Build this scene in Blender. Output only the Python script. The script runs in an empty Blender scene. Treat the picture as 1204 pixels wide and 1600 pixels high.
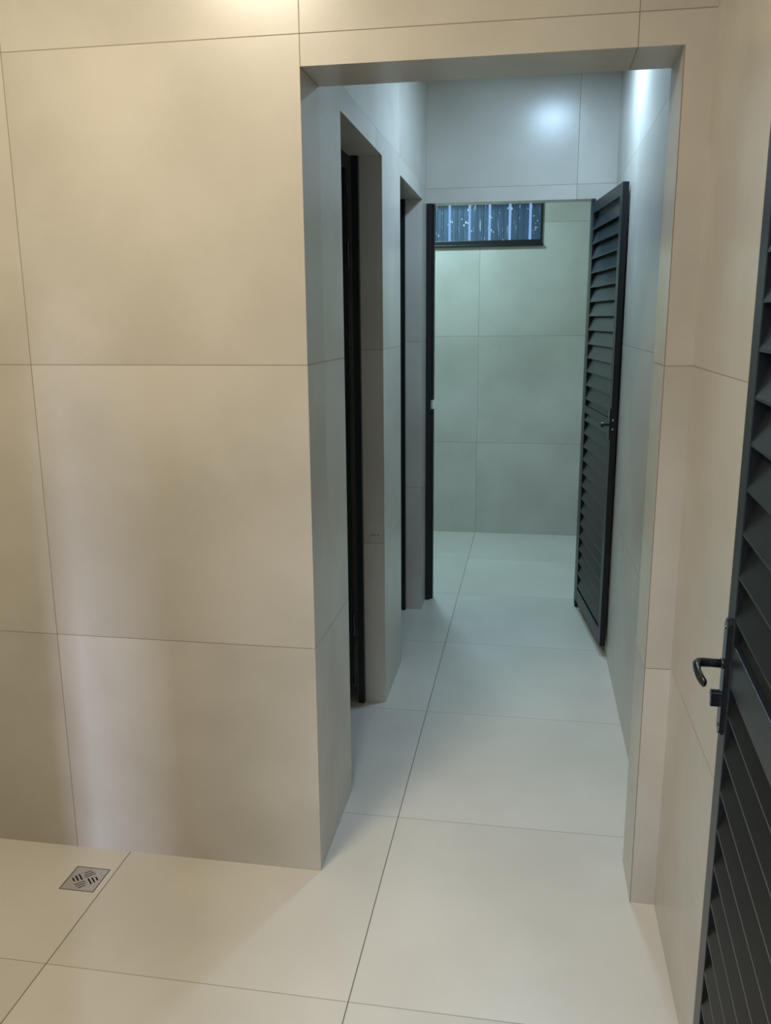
import bpy, bmesh, math, random
from mathutils import Vector, Matrix

S = bpy.context.scene
C = S.collection

# ------------------------------------------------------------------ camera
cd = bpy.data.cameras.new('camera')
cd.sensor_fit = 'VERTICAL'
cd.sensor_height = 36.0
cd.lens = 1329.83 / 1600.0 * 36.0
cd.clip_start = 0.02
cam = bpy.data.objects.new('camera', cd)
C.objects.link(cam)
cam.matrix_world = Matrix(((0.986057, -0.030058, 0.163672, 0.6536),
                           (0.166268, 0.218463, -0.961576, -2.4976),
                           (-0.006853, 0.975382, 0.220414, 1.8400),
                           (0, 0, 0, 1)))
S.camera = cam

# ------------------------------------------------------------------ world, lights, exposure
W = bpy.data.worlds.new('dusk')
S.world = W
W.use_nodes = True
W.node_tree.nodes['Background'].inputs[0].default_value = (0.35, 0.58, 1.0, 1)
W.node_tree.nodes['Background'].inputs[1].default_value = 0.9

def area(name, loc, size, power, color, aim=None, size_y=None):
    l = bpy.data.lights.new(name, 'AREA')
    l.energy = power
    l.color = color
    if size_y:
        l.shape = 'RECTANGLE'; l.size = size; l.size_y = size_y
    else:
        l.shape = 'DISK'; l.size = size
    o = bpy.data.objects.new(name, l)
    C.objects.link(o)
    o.location = loc
    if aim is not None:
        o.rotation_euler = (Vector(aim) - Vector(loc)).to_track_quat('-Z', 'Y').to_euler()
    return o

area('warm_ceiling_lamp', (-0.5, -1.32, 3.26), 0.5, 44.0, (1.0, 0.885, 0.69))
area('corridor_ceiling_lamp', (0.75, 1.86, 3.22), 0.24, 27.0, (0.50, 0.745, 1.0))
area('far_room_ceiling_lamp', (-0.25, 3.95, 3.26), 0.26, 39.0, (0.525, 0.87, 1.0))
# daylight outside the entrance behind the camera: a low gap left by the added blocker and the open sky higher up
area('passage_daylight', (1.14, -3.8, 0.36), 0.15, 150, (0.60, 0.69, 1.0), aim=(-0.7, 0.0, 0.4), size_y=0.6)
area('sky_daylight', (0.25, -4.5, 4.25), 1.2, 150, (0.83, 0.91, 1.0), aim=(0.7, 0.0, 0.3), size_y=1.2)

vs = S.view_settings
S.display_settings.display_device = 'sRGB'
vs.view_transform = 'Standard'
vs.look = 'None'
vs.exposure = 0.0
vs.gamma = 1.0
vs.use_curve_mapping = False

# ------------------------------------------------------------------ materials
def node(nt, t, **kw):
    n = nt.nodes.new(t)
    for k, v in kw.items():
        setattr(n, k, v)
    return n

def math_n(nt, op, a, b=None):
    n = node(nt, 'ShaderNodeMath', operation=op)
    for i, v in enumerate((a, b)):
        if v is None: continue
        if isinstance(v, (int, float)): n.inputs[i].default_value = v
        else: nt.links.new(v, n.inputs[i])
    return n.outputs[0]

def mixc(nt, f, a, b):
    n = node(nt, 'ShaderNodeMix', data_type='RGBA')
    for s, v in ((n.inputs[0], f), (n.inputs[6], a), (n.inputs[7], b)):
        if isinstance(v, (int, float)): s.default_value = v
        elif isinstance(v, tuple): s.default_value = (*v, 1)
        else: nt.links.new(v, s)
    return n.outputs[2]

TILE_A = (0.575, 0.540, 0.472)
TILE_B = (0.480, 0.446, 0.382)

def tile(name, x=(), y=(), z=(), grid=((0, .9), (0, .9), (.809, .9)), wx=.0013, rough=.265, a=TILE_A, b=TILE_B, spec=.5, grout=(.25, .20, .15), soft_y=1.0):
    """large porcelain tiles: joints listed per axis as position or (position, min z)"""
    m = bpy.data.materials.new(name)
    m.use_nodes = True
    nt = m.node_tree
    bs = nt.nodes['Principled BSDF']
    tc = node(nt, 'ShaderNodeTexCoord')
    sp = node(nt, 'ShaderNodeSeparateXYZ'); nt.links.new(tc.outputs['Object'], sp.inputs[0])
    ge = node(nt, 'ShaderNodeNewGeometry')
    sn = node(nt, 'ShaderNodeSeparateXYZ'); nt.links.new(ge.outputs['True Normal'], sn.inputs[0])
    total = None
    idx = node(nt, 'ShaderNodeCombineXYZ')
    for k, lst in enumerate((x, y, z)):
        c = sp.outputs[k]
        flat = math_n(nt, 'LESS_THAN', math_n(nt, 'ABSOLUTE', sn.outputs[k]), 0.5)
        for j in lst:
            zmin = None
            zmax = None
            if isinstance(j, tuple):
                j, zmin, zmax = (tuple(j) + (None,))[:3]
            hit = math_n(nt, 'LESS_THAN', math_n(nt, 'ABSOLUTE', math_n(nt, 'SUBTRACT', c, float(j))), wx)
            hit = math_n(nt, 'MULTIPLY', hit, flat)
            if zmin is not None:
                hit = math_n(nt, 'MULTIPLY', hit, math_n(nt, 'GREATER_THAN', sp.outputs[2], zmin))
            if zmax is not None:
                hit = math_n(nt, 'MULTIPLY', hit, math_n(nt, 'LESS_THAN', sp.outputs[2], zmax))
            if k == 1 and soft_y < 1: hit = math_n(nt, 'MULTIPLY', hit, soft_y)
            total = hit if total is None else math_n(nt, 'MAXIMUM', total, hit)
        g0, gp = grid[k]
        fl = math_n(nt, 'FLOOR', math_n(nt, 'DIVIDE', math_n(nt, 'SUBTRACT', c, g0 + .0007), gp))
        nt.links.new(math_n(nt, 'MULTIPLY', fl, flat), idx.inputs[k])
    wn = node(nt, 'ShaderNodeTexWhiteNoise', noise_dimensions='3D')
    nt.links.new(idx.outputs[0], wn.inputs['Vector'])
    cloud = node(nt, 'ShaderNodeTexNoise', noise_dimensions='4D')
    cloud.inputs['Scale'].default_value = 2.1
    cloud.inputs['Detail'].default_value = 5
    cloud.inputs['Roughness'].default_value = .52
    nt.links.new(tc.outputs['Object'], cloud.inputs['Vector'])
    nt.links.new(math_n(nt, 'MULTIPLY', wn.outputs['Value'], 20.0), cloud.inputs['W'])
    ramp = node(nt, 'ShaderNodeMapRange', interpolation_type='SMOOTHSTEP')
    ramp.inputs['From Min'].default_value = .30; ramp.inputs['From Max'].default_value = .72
    nt.links.new(cloud.outputs['Fac'], ramp.inputs['Value'])
    col = mixc(nt, ramp.outputs[0], a, b)
    fine = node(nt, 'ShaderNodeTexNoise')
    fine.inputs['Scale'].default_value = 160; fine.inputs['Detail'].default_value = 2
    nt.links.new(tc.outputs['Object'], fine.inputs['Vector'])
    fac = math_n(nt, 'ADD', .955, math_n(nt, 'MULTIPLY', fine.outputs['Fac'], .05))
    fac = math_n(nt, 'ADD', fac, math_n(nt, 'MULTIPLY', math_n(nt, 'SUBTRACT', wn.outputs['Value'], .5), .05))
    vm = node(nt, 'ShaderNodeVectorMath', operation='SCALE')
    nt.links.new(col, vm.inputs[0]); nt.links.new(fac, vm.inputs['Scale'])
    col = vm.outputs[0]
    if total is not None:
        col = mixc(nt, total, col, grout)
        nt.links.new(math_n(nt, 'ADD', rough, math_n(nt, 'MULTIPLY', total, .5)), bs.inputs['Roughness'])
    else:
        bs.inputs['Roughness'].default_value = rough
    nt.links.new(col, bs.inputs['Base Color'])
    bs.inputs['Specular IOR Level'].default_value = spec
    return m

def plain(name, col, rough, metal=0.0, noise=0.0, scale=30, spec=.5):
    m = bpy.data.materials.new(name)
    m.use_nodes = True
    nt = m.node_tree
    bs = nt.nodes['Principled BSDF']
    tc = node(nt, 'ShaderNodeTexCoord')
    n = node(nt, 'ShaderNodeTexNoise'); n.inputs['Scale'].default_value = scale; n.inputs['Detail'].default_value = 4
    nt.links.new(tc.outputs['Object'], n.inputs['Vector'])
    c = mixc(nt, n.outputs['Fac'], tuple(v * (1 - noise) for v in col), tuple(v * (1 + noise) for v in col))
    nt.links.new(c, bs.inputs['Base Color'])
    bs.inputs['Roughness'].default_value = rough
    bs.inputs['Metallic'].default_value = metal
    bs.inputs['Specular IOR Level'].default_value = spec
    return m

ZJ = [.809, 1.709, 2.609]
M_FLOOR = tile('floor_tiles', x=[.2074 + .9069 * k for k in range(-4, 3)], y=[.3595 + .9069 * k for k in range(-5, 6)],
               grid=((.2074, .9069), (.3595, .9069), (0, 9)), wx=.0016, rough=.33,
               a=(.625, .590, .520), b=(.560, .525, .458), grout=(.13, .105, .08), soft_y=.55)
M_FRONT = tile('front_wall_tiles', x=[-1.804, -.902, -.0028, .902, (1.0190, -1, 2.526)], z=ZJ, grid=((0, .902), (0, 9), (.809, .9)))
M_LEFT = tile('corridor_wall_tiles', y=[(.52, 2.5), (1.0, 2.526), (1.86, 2.526), 2.73], z=ZJ, grid=((0, 9), (.52, .66), (.809, .9)))
M_RIGHT = tile('right_wall_tiles', y=[-.0015, .9, 1.8, 2.7], z=ZJ, grid=((0, 9), (0, .9), (.809, .9)), rough=.34, grout=(.32, .275, .215))
M_NEAR = tile('near_right_wall_tiles', y=[-.902, -1.804], z=ZJ, grid=((0, 9), (-.0001, .902), (.809, .9)), grout=(.30, .25, .19))
M_END = tile('end_wall_tiles', x=[.887], z=ZJ, grid=((-.013, .9), (0, 9), (.809, .9)))
M_BACK = tile('back_wall_tiles', x=[.209 + .9 * k for k in range(-2, 2)], z=[.80, 1.70, 2.60], grid=((.209, .9), (0, 9), (.80, .9)))
M_PLAIN = tile('plain_tiles', z=ZJ)
M_CEIL = plain('white_ceiling_paint', (.62, .62, .60), .7, noise=.02)
M_BLACK = plain('black_powder_coat', (.009, .0102, .0105), .36, noise=.06, scale=300, spec=.40)
M_BLACKH = plain('black_handle_enamel', (.010, .011, .012), .24, noise=.05, scale=200)
M_SCREW = plain('zinc_screw', (.55, .55, .53), .4, metal=.8, noise=.05)
M_STEEL = plain('stainless_steel', (.60, .585, .56), .42, metal=.7, noise=.12, scale=60)
M_DARK = plain('dark_cup', (.012, .010, .008), .8)
M_ZINC = plain('blue_grey_sheet_paint', (.16, .22, .30), .42, metal=.2, noise=.12, scale=6)
M_GASKET = plain('black_rubber', (.008, .008, .008), .7)

def glass_mat():
    m = bpy.data.materials.new('dirty_window_glass')
    m.use_nodes = True
    nt = m.node_tree
    out = nt.nodes['Material Output']
    nt.nodes.remove(nt.nodes['Principled BSDF'])
    tr = node(nt, 'ShaderNodeBsdfTransparent'); tr.inputs[0].default_value = (.88, .93, .96, 1)
    gl = node(nt, 'ShaderNodeBsdfGlossy'); gl.inputs['Roughness'].default_value = .03
    fr = node(nt, 'ShaderNodeFresnel'); fr.inputs[0].default_value = 1.5
    mx = node(nt, 'ShaderNodeMixShader')
    nt.links.new(fr.outputs[0], mx.inputs[0]); nt.links.new(tr.outputs[0], mx.inputs[1]); nt.links.new(gl.outputs[0], mx.inputs[2])
    # dried drips and paint flecks on the pane
    tc = node(nt, 'ShaderNodeTexCoord')
    mp = node(nt, 'ShaderNodeMapping'); mp.inputs['Scale'].default_value = (62, 1, 34)
    nt.links.new(tc.outputs['Object'], mp.inputs[0])
    vo = node(nt, 'ShaderNodeTexVoronoi'); vo.inputs['Scale'].default_value = 1.0; vo.inputs['Randomness'].default_value = 1.0
    nt.links.new(mp.outputs[0], vo.inputs['Vector'])
    sx = node(nt, 'ShaderNodeSeparateXYZ'); nt.links.new(vo.outputs['Color'], sx.inputs[0])
    r = math_n(nt, 'MULTIPLY', math_n(nt, 'POWER', sx.outputs[0], 5.0), .38)
    fleck = math_n(nt, 'LESS_THAN', vo.outputs['Distance'], r)
    mp2 = node(nt, 'ShaderNodeMapping'); mp2.inputs['Scale'].default_value = (55, 1, 5)
    nt.links.new(tc.outputs['Object'], mp2.inputs[0])
    no = node(nt, 'ShaderNodeTexNoise'); no.inputs['Scale'].default_value = 1; no.inputs['Detail'].default_value = 2
    nt.links.new(mp2.outputs[0], no.inputs['Vector'])
    drip = math_n(nt, 'MULTIPLY', math_n(nt, 'GREATER_THAN', no.outputs['Fac'], .66), .35)
    f = math_n(nt, 'MAXIMUM', math_n(nt, 'MULTIPLY', fleck, .8), drip)
    df = node(nt, 'ShaderNodeBsdfDiffuse'); df.inputs[0].default_value = (.75, .8, .82, 1)
    m2 = node(nt, 'ShaderNodeMixShader')
    nt.links.new(f, m2.inputs[0]); nt.links.new(mx.outputs[0], m2.inputs[1]); nt.links.new(df.outputs[0], m2.inputs[2])
    nt.links.new(m2.outputs[0], out.inputs[0])
    return m
M_GLASS = glass_mat()

# ------------------------------------------------------------------ mesh helpers
def link(name, bm, mat, parent=None, smooth=False, loc=None):
    bmesh.ops.recalc_face_normals(bm, faces=bm.faces)
    me = bpy.data.meshes.new(name)
    bm.to_mesh(me); bm.free()
    me.materials.append(mat)
    if smooth:
        for p in me.polygons: p.use_smooth = True
    o = bpy.data.objects.new(name, me)
    C.objects.link(o)
    if parent is not None: o.parent = parent
    if loc is not None: o.location = loc
    return o

def box(bm, x0, x1, y0, y1, z0, z1, bevel=0.0):
    vs_ = [bm.verts.new(p) for p in ((x0, y0, z0), (x1, y0, z0), (x1, y1, z0), (x0, y1, z0),
                                     (x0, y0, z1), (x1, y0, z1), (x1, y1, z1), (x0, y1, z1))]
    fs = [bm.faces.new([vs_[i] for i in q]) for q in ((0, 3, 2, 1), (4, 5, 6, 7), (0, 1, 5, 4), (1, 2, 6, 5), (2, 3, 7, 6), (3, 0, 4, 7))]
    if bevel:
        es = list({e for f in fs for e in f.edges})
        bmesh.ops.bevel(bm, geom=es, offset=bevel, segments=2, affect='EDGES', profile=.6)

def prism(bm, pts, d):
    """outline of 3-D points swept along vector d"""
    d = Vector(d)
    a = [bm.verts.new(p) for p in pts]
    b = [bm.verts.new(Vector(p) + d) for p in pts]
    n = len(pts)
    bm.faces.new(a); bm.faces.new(b[::-1])
    for i in range(n):
        bm.faces.new((a[i], b[i], b[(i + 1) % n], a[(i + 1) % n]))

def cyl(bm, p0, p1, r, seg=20, r1=None):
    p0, p1 = Vector(p0), Vector(p1)
    r1 = r if r1 is None else r1
    q = (p1 - p0).to_track_quat('Z', 'Y')
    A = [bm.verts.new(p0 + q @ Vector((r * math.cos(2 * math.pi * i / seg), r * math.sin(2 * math.pi * i / seg), 0))) for i in range(seg)]
    B = [bm.verts.new(p1 + q @ Vector((r1 * math.cos(2 * math.pi * i / seg), r1 * math.sin(2 * math.pi * i / seg), 0))) for i in range(seg)]
    bm.faces.new(A[::-1]); bm.faces.new(B)
    for i in range(seg):
        bm.faces.new((A[i], A[(i + 1) % seg], B[(i + 1) % seg], B[i]))

def sweep(bm, path, radii, seg=14):
    """tube with oval section (ru, rv) along a path"""
    rings = []
    pts = [Vector(p) for p in path]
    for i, p in enumerate(pts):
        t = (pts[min(i + 1, len(pts) - 1)] - pts[max(i - 1, 0)]).normalized()
        up = Vector((0, 0, 1))
        u = t.cross(up)
        u = u.normalized() if u.length > 1e-4 else Vector((1, 0, 0))
        v = u.cross(t).normalized()
        ru, rv = radii[i]
        rings.append([bm.verts.new(p + u * ru * math.cos(2 * math.pi * k / seg) + v * rv * math.sin(2 * math.pi * k / seg)) for k in range(seg)])
    for a, b in zip(rings, rings[1:]):
        for k in range(seg):
            bm.faces.new((a[k], a[(k + 1) % seg], b[(k + 1) % seg], b[k]))
    bm.faces.new(rings[0][::-1]); bm.faces.new(rings[-1])

def structure(o, label=None, cat=None):
    o['kind'] = 'structure'
    if label: o['label'] = label
    if cat: o['category'] = cat
    return o

def thing(name, label, cat, mtx=None):
    o = bpy.data.objects.new(name, None)
    o.empty_display_size = .1
    C.objects.link(o)
    if mtx is not None: o.matrix_world = mtx
    o['label'] = label; o['category'] = cat
    return o

# ------------------------------------------------------------------ the setting
H = 2.526          # height of every opening
CZ = 3.30          # ceiling
XL = -.004         # left face of the corridor
XR = 1.112         # right face of the corridor
XN = 1.094         # right face of the near room
YE, YE2 = 2.92, 3.05
YB = 4.83

bm = bmesh.new(); box(bm, -2.9, 2.4, -5.0, 5.9, -.12, 0)
floor = link('floor', bm, M_FLOOR)
structure(floor, 'large square beige porcelain floor tiles running through the room and corridor', 'floor')

bm = bmesh.new(); box(bm, -2.9, 2.4, -2.1, 5.0, CZ, CZ + .1)
structure(link('ceiling', bm, M_CEIL), 'plain white ceiling above the tiled rooms', 'ceiling')

# wall facing the camera, with the wide opening
bm = bmesh.new()
prism(bm, [(-2.75, 0, 0), (XL, 0, 0), (XL, 0, H), (1.0177, 0, H), (1.0177, 0, 0), (XN + .02, 0, 0), (XN + .02, 0, CZ), (-2.75, 0, CZ)], (0, .217, 0))
structure(link('wall_front', bm, M_FRONT), 'beige tiled wall facing the camera with a wide opening into the corridor', 'wall')

# corridor wall on the left with two narrow doorways
D1 = (.515, 1.335); D2 = (1.855, 2.725)
TW = .14
bm = bmesh.new()
prism(bm, [(XL, .217, 0), (XL, D1[0], 0), (XL, D1[0], H), (XL, D1[1], H), (XL, D1[1], 0), (XL, D2[0], 0), (XL, D2[0], H),
           (XL, D2[1], H), (XL, D2[1], 0), (XL, YE, 0), (XL, YE, CZ), (XL, .217, CZ)], (-TW, 0, 0))
structure(link('wall_left', bm, M_LEFT), 'tiled left wall of the corridor with two narrow doorways', 'wall')

# three small drill holes in the reveal of the first doorway
for hx in (-.067, -.052, -.036):
    b = bmesh.new(); cyl(b, (hx, D1[1] + .001, .8485), (hx, D1[1] - .0006, .8485), .0032, 12)
    link('drill_hole', b, M_DARK, bpy.data.objects['wall_left'])

# cubicle partitions behind the two doorways and the outer wall of the cubicles
for nm, y0, y1 in (('wall_partition_near', D1[1] + .16, D1[1] + .26), ('wall_partition_far', D2[1], D2[1] + .12)):
    bm = bmesh.new(); box(bm, -1.5, XL - TW, y0, y1, 0, CZ)
    structure(link(nm, bm, M_PLAIN), 'tiled partition between the dark cubicles off the corridor', 'wall')
bm = bmesh.new(); box(bm, -1.6, -1.5, .217, YB, 0, CZ)
structure(link('wall_outer_left', bm, M_PLAIN), 'tiled outer wall at the back of the cubicles', 'wall')

# end wall with its full width doorway
bm = bmesh.new()
prism(bm, [(XL, YE, H), (1.0, YE, H), (1.0, YE, 0), (XR, YE, 0), (XR, YE, CZ), (XL, YE, CZ)], (0, YE2 - YE, 0))
structure(link('wall_end', bm, M_END), 'tiled end wall above the far doorway, lit by the corridor lamp', 'wall')
bm = bmesh.new(); box(bm, -1.5, XL, YE, YE2, 0, CZ)
structure(link('wall_end_left', bm, M_PLAIN), 'tiled wall at the left of the far doorway', 'wall')

bm = bmesh.new(); box(bm, XR, XR + .15, .217, YB, 0, CZ)
structure(link('wall_right', bm, M_RIGHT), 'tiled right wall of the corridor behind the open louvered door', 'wall')
bm = bmesh.new(); box(bm, XN, XN + .168, -2.0, .217, 0, CZ)
structure(link('wall_near_right', bm, M_NEAR), 'narrow strip of beige tiled wall behind the nearest louvered door', 'wall')
bm = bmesh.new(); box(bm, -2.85, -2.75, -2.0, .217, 0, CZ)
structure(link('wall_near_left', bm, M_PLAIN), 'tiled left wall of the near room', 'wall')

# back wall of the far room with its high window
WX0, WX1, WZ0, WZ1 = -.62, .70, 2.437, 3.02
bm = bmesh.new()
prism(bm, [(-1.6, YB, 0), (XR + .15, YB, 0), (XR + .15, YB, CZ), (-1.6, YB, CZ)], (0, .16, 0))
cut = bmesh.new(); box(cut, WX0, WX1, YB - .1, YB + .3, WZ0, WZ1)

def carve(o, cutters):
    """subtract the cutter meshes from o and drop them"""
    cs = []
    for cb in cutters:
        c = link('cutter', cb, M_DARK); cs.append(c)
        md = o.modifiers.new('cut', 'BOOLEAN'); md.object = c; md.operation = 'DIFFERENCE'; md.solver = 'EXACT'
    dg = bpy.context.evaluated_depsgraph_get()
    me = bpy.data.meshes.new_from_object(o.evaluated_get(dg))
    o.modifiers.clear()
    old = o.data; o.data = me; bpy.data.meshes.remove(old)
    me.name = o.name
    for c in cs:
        d = c.data; bpy.data.objects.remove(c); bpy.data.meshes.remove(d)

back = structure(link('wall_back', bm, M_BACK), 'tiled back wall of the far room under the high window', 'wall')
carve(back, [cut])

# wall behind the camera with the entrance doorway, and blockers added outside to shape the daylight
bm = bmesh.new()
prism(bm, [(-2.75, -1.76, 0), (.05, -1.76, 0), (.05, -1.76, H), (1.01, -1.76, H), (1.01, -1.76, 0), (XN, -1.76, 0), (XN, -1.76, CZ), (-2.75, -1.76, CZ)], (0, -.18, 0))
structure(link('wall_entrance', bm, M_PLAIN), 'tiled wall around the entrance doorway', 'wall')
bm = bmesh.new(); box(bm, .65, 2.3, -2.80, -2.66, 0, 3.0)
box(bm, -.4, .65, -2.80, -2.70, .70, 1.5)  # raised slab added to fade the daylight streak upwards
structure(link('daylight_blocker', bm, M_PLAIN), 'unseen pier and slab added outside the entrance to narrow the daylight', 'wall')

# ------------------------------------------------------------------ high window of the far room
win = structure(thing('window_1', 'narrow high window with black frame and dirty glass in the far room', 'window',
                      Matrix.Translation((WX0, YB, WZ0))))
wl, wh = WX1 - WX0, WZ1 - WZ0
bm = bmesh.new()
box(bm, -.012, wl + .012, -.014, .05, -.016, .030, .003)
box(bm, -.012, wl + .012, -.014, .05, wh - .03, wh + .012, .003)
box(bm, -.012, .028, -.013, .049, .030, wh - .03, .002)
box(bm, wl - .006, wl + .012, -.013, .049, .030, wh - .03, .002)
box(bm, wl * .5 - .35, wl * .5 - .31, .0, .045, .030, wh - .03, .002)
link('window_frame', bm, M_BLACK, win)
bm = bmesh.new(); box(bm, .029, wl - .007, .018, .022, .031, wh - .031)
link('glass_pane', bm, M_GLASS, win)
bm = bmesh.new(); box(bm, -.020, wl + .020, -.024, -.0145, -.022, -.004, .002)
link('window_sill', bm, M_BLACK, win)

# upright metal cladding outside the window: ribbed panels with gaps of sky between them
clad = thing('metal_cladding', 'dark blue upright metal cladding with bright gaps, outside the high window', 'metal cladding', Matrix.Translation((0, 5.45, 0)))
P, G, GAPX = .1772, .022, -.091
proto = None
for k in range(-6, 9):
    x0 = .0 + GAPX + P * k
    if proto is None:
        bm = bmesh.new()
        w_ = P - G
        fr_ = [(0, .014), (0, 0), (.040, 0), (.047, -.010), (.056, -.010), (.063, 0), (w_ - .063, 0), (w_ - .056, -.010), (w_ - .047, -.010), (w_ - .040, 0), (w_, 0), (w_, .014)]
        bk_ = [(.002, .014), (.002, .002)] + [(a, b + .002) for a, b in fr_[2:-2]] + [(w_ - .002, .002), (w_ - .002, .014)]
        prism(bm, [(a, b, 0.0) for a, b in fr_ + bk_[::-1]], (0, 0, 3.9))
        proto = link('panel', bm, M_ZINC, clad); o = proto
    else:
        o = proto.copy(); C.objects.link(o); o.parent = clad
    o.location = (x0, 0, 0)
for zz in (1.2, 3.5):
    bm = bmesh.new(); box(bm, -1.2, 1.6, .015, .05, zz, zz + .06)
    link('rail', bm, M_ZINC, clad)

# ------------------------------------------------------------------ louvered doors
def slat(bm, u0, u1, z0, side, pitch, depth, ztop):
    """one louver blade: front lip low, blade rising to the back"""
    zb, zt = z0 + pitch * .98, min(z0 + pitch * 1.55, ztop)
    pr = [(-.001, z0), (-.001, z0 + .005), (-depth, zb), (-depth, zt), (-depth - .0015, zt), (-depth - .0015, zb - .002), (-.0035, z0 + .0035), (-.0035, z0)]
    prism(bm, [(u0, side * o, z) for o, z in pr], (u1 - u0, 0, 0))

def leaf(parent, wd, z0, z1, t, side, stile, bottom, top, rail, lips, pitch, frame_mat=M_BLACK):
    """leaf in local space: u from hinge to free edge, visible face at v=0, body behind it (v*side<0)"""
    a, b = sorted((0, -side * t))
    bm = bmesh.new()
    box(bm, 0, stile, a, b, z0, z1, .002)
    box(bm, wd - stile, wd, a, b, z0, z1, .002)
    i0, i1 = stile - .001, wd - stile + .001
    a2, b2 = a + .0008, b - .0008
    box(bm, i0, i1, a2, b2, z0, z0 + bottom, .0015)
    box(bm, i0, i1, a2, b2, z1 - top, z1, .0015)
    if rail:
        box(bm, i0, i1, a2, b2, rail[0], rail[1], .0015)
    lf = link('door_leaf', bm, frame_mat, parent)
    for lo, hi, first in lips:
        bm = bmesh.new()
        z = first
        while z - pitch > lo - pitch * .9: z -= pitch
        while z < hi - pitch * .25:
            slat(bm, i0, i1, z, side, min(pitch, (hi - z)), t - .006, max(hi + .002, z + pitch))
            z += pitch
        link('louver_panel', bm, M_BLACK, lf)
    return lf

def axes(hinge, free, z=0.0):
    h = Vector((*hinge, z)); f = Vector((*free, z))
    X = (f - h).normalized(); Z = Vector((0, 0, 1)); Y = Z.cross(X)
    m = Matrix((X, Y, Z)).transposed().to_4x4()
    m.translation = h
    return m, (f - h).length

# --- nearest door: opened inward against the right wall, seen along its face
free = (1.0425, -.85)
hinge = (1.0425 - .0515 * .87, -.85 - .87)
m, wd = axes(hinge, free)
d1 = structure(thing('door_1', 'nearest open black louvered door with lever handle at the right edge of the view', 'door', m))
lf = leaf(d1, wd, .03, 2.50, .036, 1, .068, .10, .07, (1.161, 1.246), [(.13, 1.161, 1.101), (1.246, 2.43, 1.291)], .0818)
uc = wd - .034
zc = 1.166
bm = bmesh.new()
prof = []
for k in range(13):
    a = math.pi * k / 12
    prof.append((uc + .016 * math.cos(a), .0002, zc + .105 + .016 * math.sin(a)))
for k in range(13):
    a = math.pi + math.pi * k / 12
    prof.append((uc + .016 * math.cos(a), .0002, zc - .105 + .016 * math.sin(a)))
prism(bm, prof, (0, .0075, 0))
es = [e for e in bm.edges if abs(e.verts[0].co.y - .0077) < 1e-5 and abs(e.verts[1].co.y - .0077) < 1e-5]
bmesh.ops.bevel(bm, geom=es, offset=.003, segments=2, affect='EDGES')
plate = link('handle_plate', bm, M_BLACKH, lf)
bm = bmesh.new()
zl = zc + .026
cyl(bm, (uc, .006, zl), (uc, .012, zl), .0105, 20, .0098)
path = [(uc, .010, zl), (uc, .030, zl), (uc, .044, zl), (uc - .003, .0515, zl), (uc - .010, .0560, zl - .001), (uc - .024, .0580, zl - .003), (uc - .045, .0575, zl - .006), (uc - .064, .0550, zl - .008), (uc - .077, .0515, zl - .010), (uc - .081, .0505, zl - .0105)]
rad = [(.0085, .0085), (.0085, .0085), (.0085, .009), (.009, .0095), (.0085, .0105), (.0068, .0112), (.0062, .0112), (.006, .0105), (.0055, .0092), (.003, .005)]
sweep(bm, path, rad, 16)
link('lever_handle', bm, M_BLACKH, plate, smooth=True)
bm = bmesh.new()
zk = zc - .043
cyl(bm, (uc, .006, zk + .006), (uc, .026, zk + .006), .0088, 20)
box(bm, uc - .0052, uc + .0052, .006, .0255, zk - .019, zk + .004, .0015)
link('lock_cylinder', bm, M_BLACKH, plate)
for zz in (zc + .100, zc - .100):
    bm = bmesh.new(); cyl(bm, (uc, .007, zz), (uc, .0092, zz), .0042, 12, .003)
    link('screw', bm, M_BLACKH, plate)
for zz in (.30, 1.28, 2.25):
    bm = bmesh.new(); cyl(bm, (-.008, -.004, zz), (-.008, -.004, zz + .09), .008, 14)
    link('hinge', bm, M_BLACKH, lf)

# --- far door: opened into the corridor, resting near its right wall
m, wd = axes((.977, 2.905), (1.073, 2.085))
d2 = structure(thing('door_2', 'open black louvered door at the end of the corridor, beside its right wall', 'door', m))
lf = leaf(d2, wd, .062, 2.497, .031, -1, .060, .085, .060, (1.286, 1.322), [(.147, 1.286, 1.23), (1.322, 2.437, 1.36)], .0818)
uc = wd - .022
bm = bmesh.new()
prism(bm, [(uc - .014, -.0003, 1.215), (uc + .014, -.0003, 1.215), (uc + .014, -.0003, 1.375), (uc - .014, -.0003, 1.375)], (0, -.006, 0))
pl = link('handle_plate', bm, M_BLACKH, lf)
bm = bmesh.new()
cyl(bm, (uc, -.005, 1.294), (uc, -.036, 1.294), .0075, 16)
cyl(bm, (uc, -.034, 1.294), (uc, -.050, 1.294), .017, 20, .014)
link('door_knob', bm, M_BLACK, pl, smooth=False)
for zz in (1.270, 1.318):
    bm = bmesh.new(); cyl(bm, (wd - .0005, .010, zz), (wd + .0022, .010, zz), .0055, 12, .004)
    link('screw', bm, M_SCREW, lf)
for zz in (.30, 2.20):
    bm = bmesh.new(); cyl(bm, (-.008, .012, zz), (-.008, .012, zz + .09), .008, 14)
    link('hinge', bm, M_BLACKH, lf)
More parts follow.
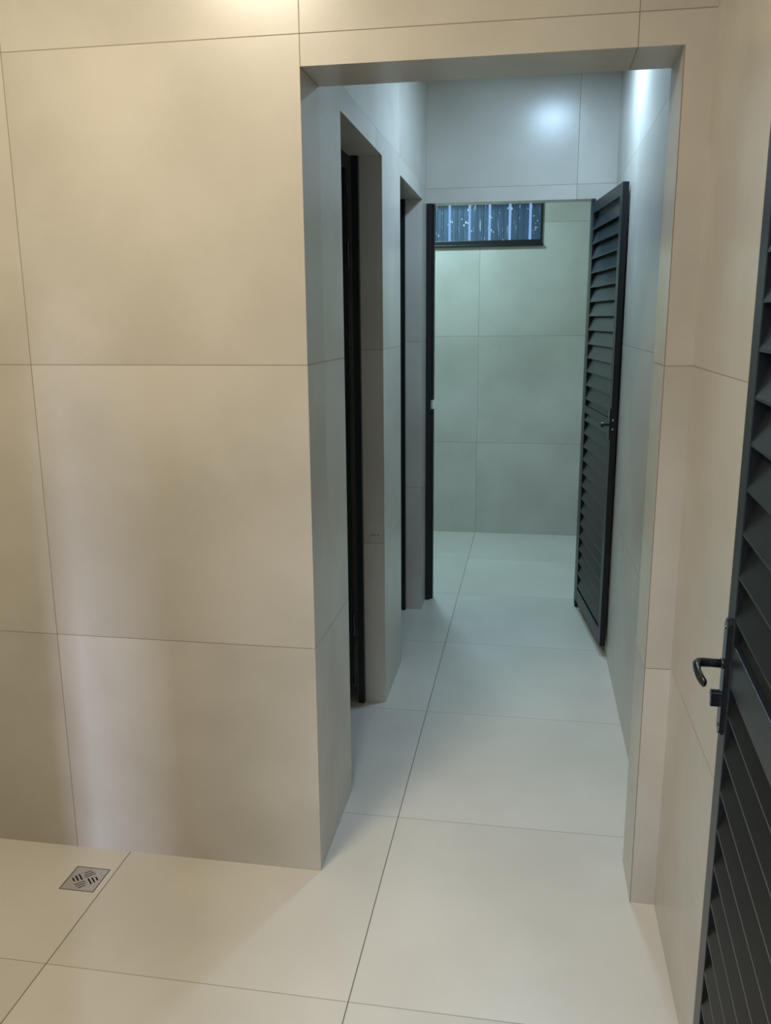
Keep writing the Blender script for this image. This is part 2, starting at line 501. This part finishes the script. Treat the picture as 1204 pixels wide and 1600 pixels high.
# its frame stays in the doorway: part of the wall opening
fr = structure(thing('door_frame', 'black metal frame lining the left side of the far doorway, with a strike notch', 'door frame', Matrix.Translation((XL, YE, 0))))
bm = bmesh.new()
zs0, zs1 = 1.276, 1.336
box(bm, .0005, .030, .004, .125, .002, H - .004, .0015)
link('jamb_post', bm, M_BLACK, fr)
bm = bmesh.new()
prism(bm, [(.030, .030, .002), (.047, .030, .002), (.047, .030, zs0), (.030, .030, zs0)], (0, .05, 0))
prism(bm, [(.030, .030, zs1), (.047, .030, zs1), (.047, .030, H - .004), (.030, .030, H - .004)], (0, .05, 0))
link('door_stop', bm, M_BLACK, fr)
bm = bmesh.new(); box(bm, .0302, .0325, .036, .074, zs0 - .004, zs1 + .004)
link('strike_plate', bm, M_SCREW, fr)
fr2 = structure(thing('door_frame', 'black metal frame post hidden behind the open door at the end of the corridor', 'door frame', Matrix.Translation((1.0, YE, 0))))
bm = bmesh.new(); box(bm, -.022, -.0005, .004, .12, .002, H - .004, .0015)
link('jamb_post', bm, M_BLACK, fr2)

# --- the two cubicle doors on the left, swung into the dark cubicles
def cubicle(name, yr, label, flabel):
    y1 = yr[1]
    xf = XL - .100
    f = structure(thing('door_frame', flabel, 'door frame', Matrix.Translation((xf, 0, 0))))
    bm = bmesh.new(); box(bm, -.031, 0, y1 - .030, y1 - .0008, .001, H - .002, .0015)
    link('jamb_post', bm, M_BLACK, f)
    bm = bmesh.new(); box(bm, -.031, 0, yr[0] + .0008, yr[0] + .030, .001, H - .002, .0015)
    link('jamb_post', bm, M_BLACK, f)
    hx = xf - .052
    m, wd = axes((hx, y1 - .055), (hx - .72, y1 - .075))
    d = structure(thing(name, label, 'door', m))
    # local +Y faces the partition side; the camera sees the near side (local +Y = -y world)
    lf = leaf(d, wd, .10, H - .05, .034, 1, .060, .085, .060, (1.286, 1.322), [(.185, 1.286, 1.23), (1.322, H - .11, 1.36)], .0818)
    for zz in (.36, 2.06):
        bm = bmesh.new(); cyl(bm, (-.007, -.006, zz), (-.007, -.006, zz + .11), .0075, 14)
        box(bm, -.010, .0, -.018, -.004, zz + .01, zz + .10)
        link('hinge', bm, M_BLACKH, lf)
    return d
cubicle('door_3', D1, 'dark louvered door swung into the first cubicle on the left', 'black frame in the first doorway on the left of the corridor')
cubicle('door_4', D2, 'dark louvered door swung into the second cubicle on the left', 'black frame in the second doorway on the left of the corridor')

# ------------------------------------------------------------------ floor drain
cx, cy, hs = -.783, -.167, .0615
cut = bmesh.new(); box(cut, cx - hs, cx + hs, cy - hs, cy + hs, -.045, .05)
carve(floor, [cut])
dr = thing('floor_drain', 'small square stainless floor drain grate in the beige floor by the left wall', 'drain', Matrix.Translation((cx, cy, 0)))
bm = bmesh.new()
g = hs - .0012
prism(bm, [(-g, -g, -.040), (g, -g, -.040), (g, g, -.040), (-g, g, -.040)], (0, 0, .002))
for a0, a1, b0, b1 in ((-g, -g + .002, -g, g), (g - .002, g, -g, g), (-g + .002, g - .002, -g, -g + .002), (-g + .002, g - .002, g - .002, g)):
    box(bm, a0, a1, b0, b1, -.038, -.0005)
link('drain_cup', bm, M_DARK, dr)
q = hs - .0036
bm = bmesh.new(); box(bm, -q, q, -q, q, -.0025, -.0002)
grate = link('grate', bm, M_STEEL)
cuts = []
def slot(cx_, cy_, ln, ang, w=.0050):
    b = bmesh.new(); box(b, -ln / 2, ln / 2, -w / 2, w / 2, -.02, .02)
    bmesh.ops.rotate(b, verts=b.verts, cent=(0, 0, 0), matrix=Matrix.Rotation(ang, 3, 'Z'))
    bmesh.ops.translate(b, verts=b.verts, vec=(cx_, cy_, 0))
    return b
r_ = .0295
for k, (sx, sy) in enumerate(((-1, 0), (1, 0), (0, 1), (0, -1))):
    for i in range(3):
        ln = (.037, .033, .024)[i]
        d = (-.0118, 0, .0118)[i]
        ang = math.radians(-45) if sy == 0 else math.radians(45)
        # slots step outwards from the centre of the plate
        ux, uy = math.cos(ang + math.pi / 2), math.sin(ang + math.pi / 2)
        sgn = 1 if (ux * sx + uy * sy) > 0 else -1
        cuts.append(slot(sx * r_ + ux * sgn * d, sy * r_ + uy * sgn * d, ln, ang))
carve(grate, cuts)
grate.parent = dr
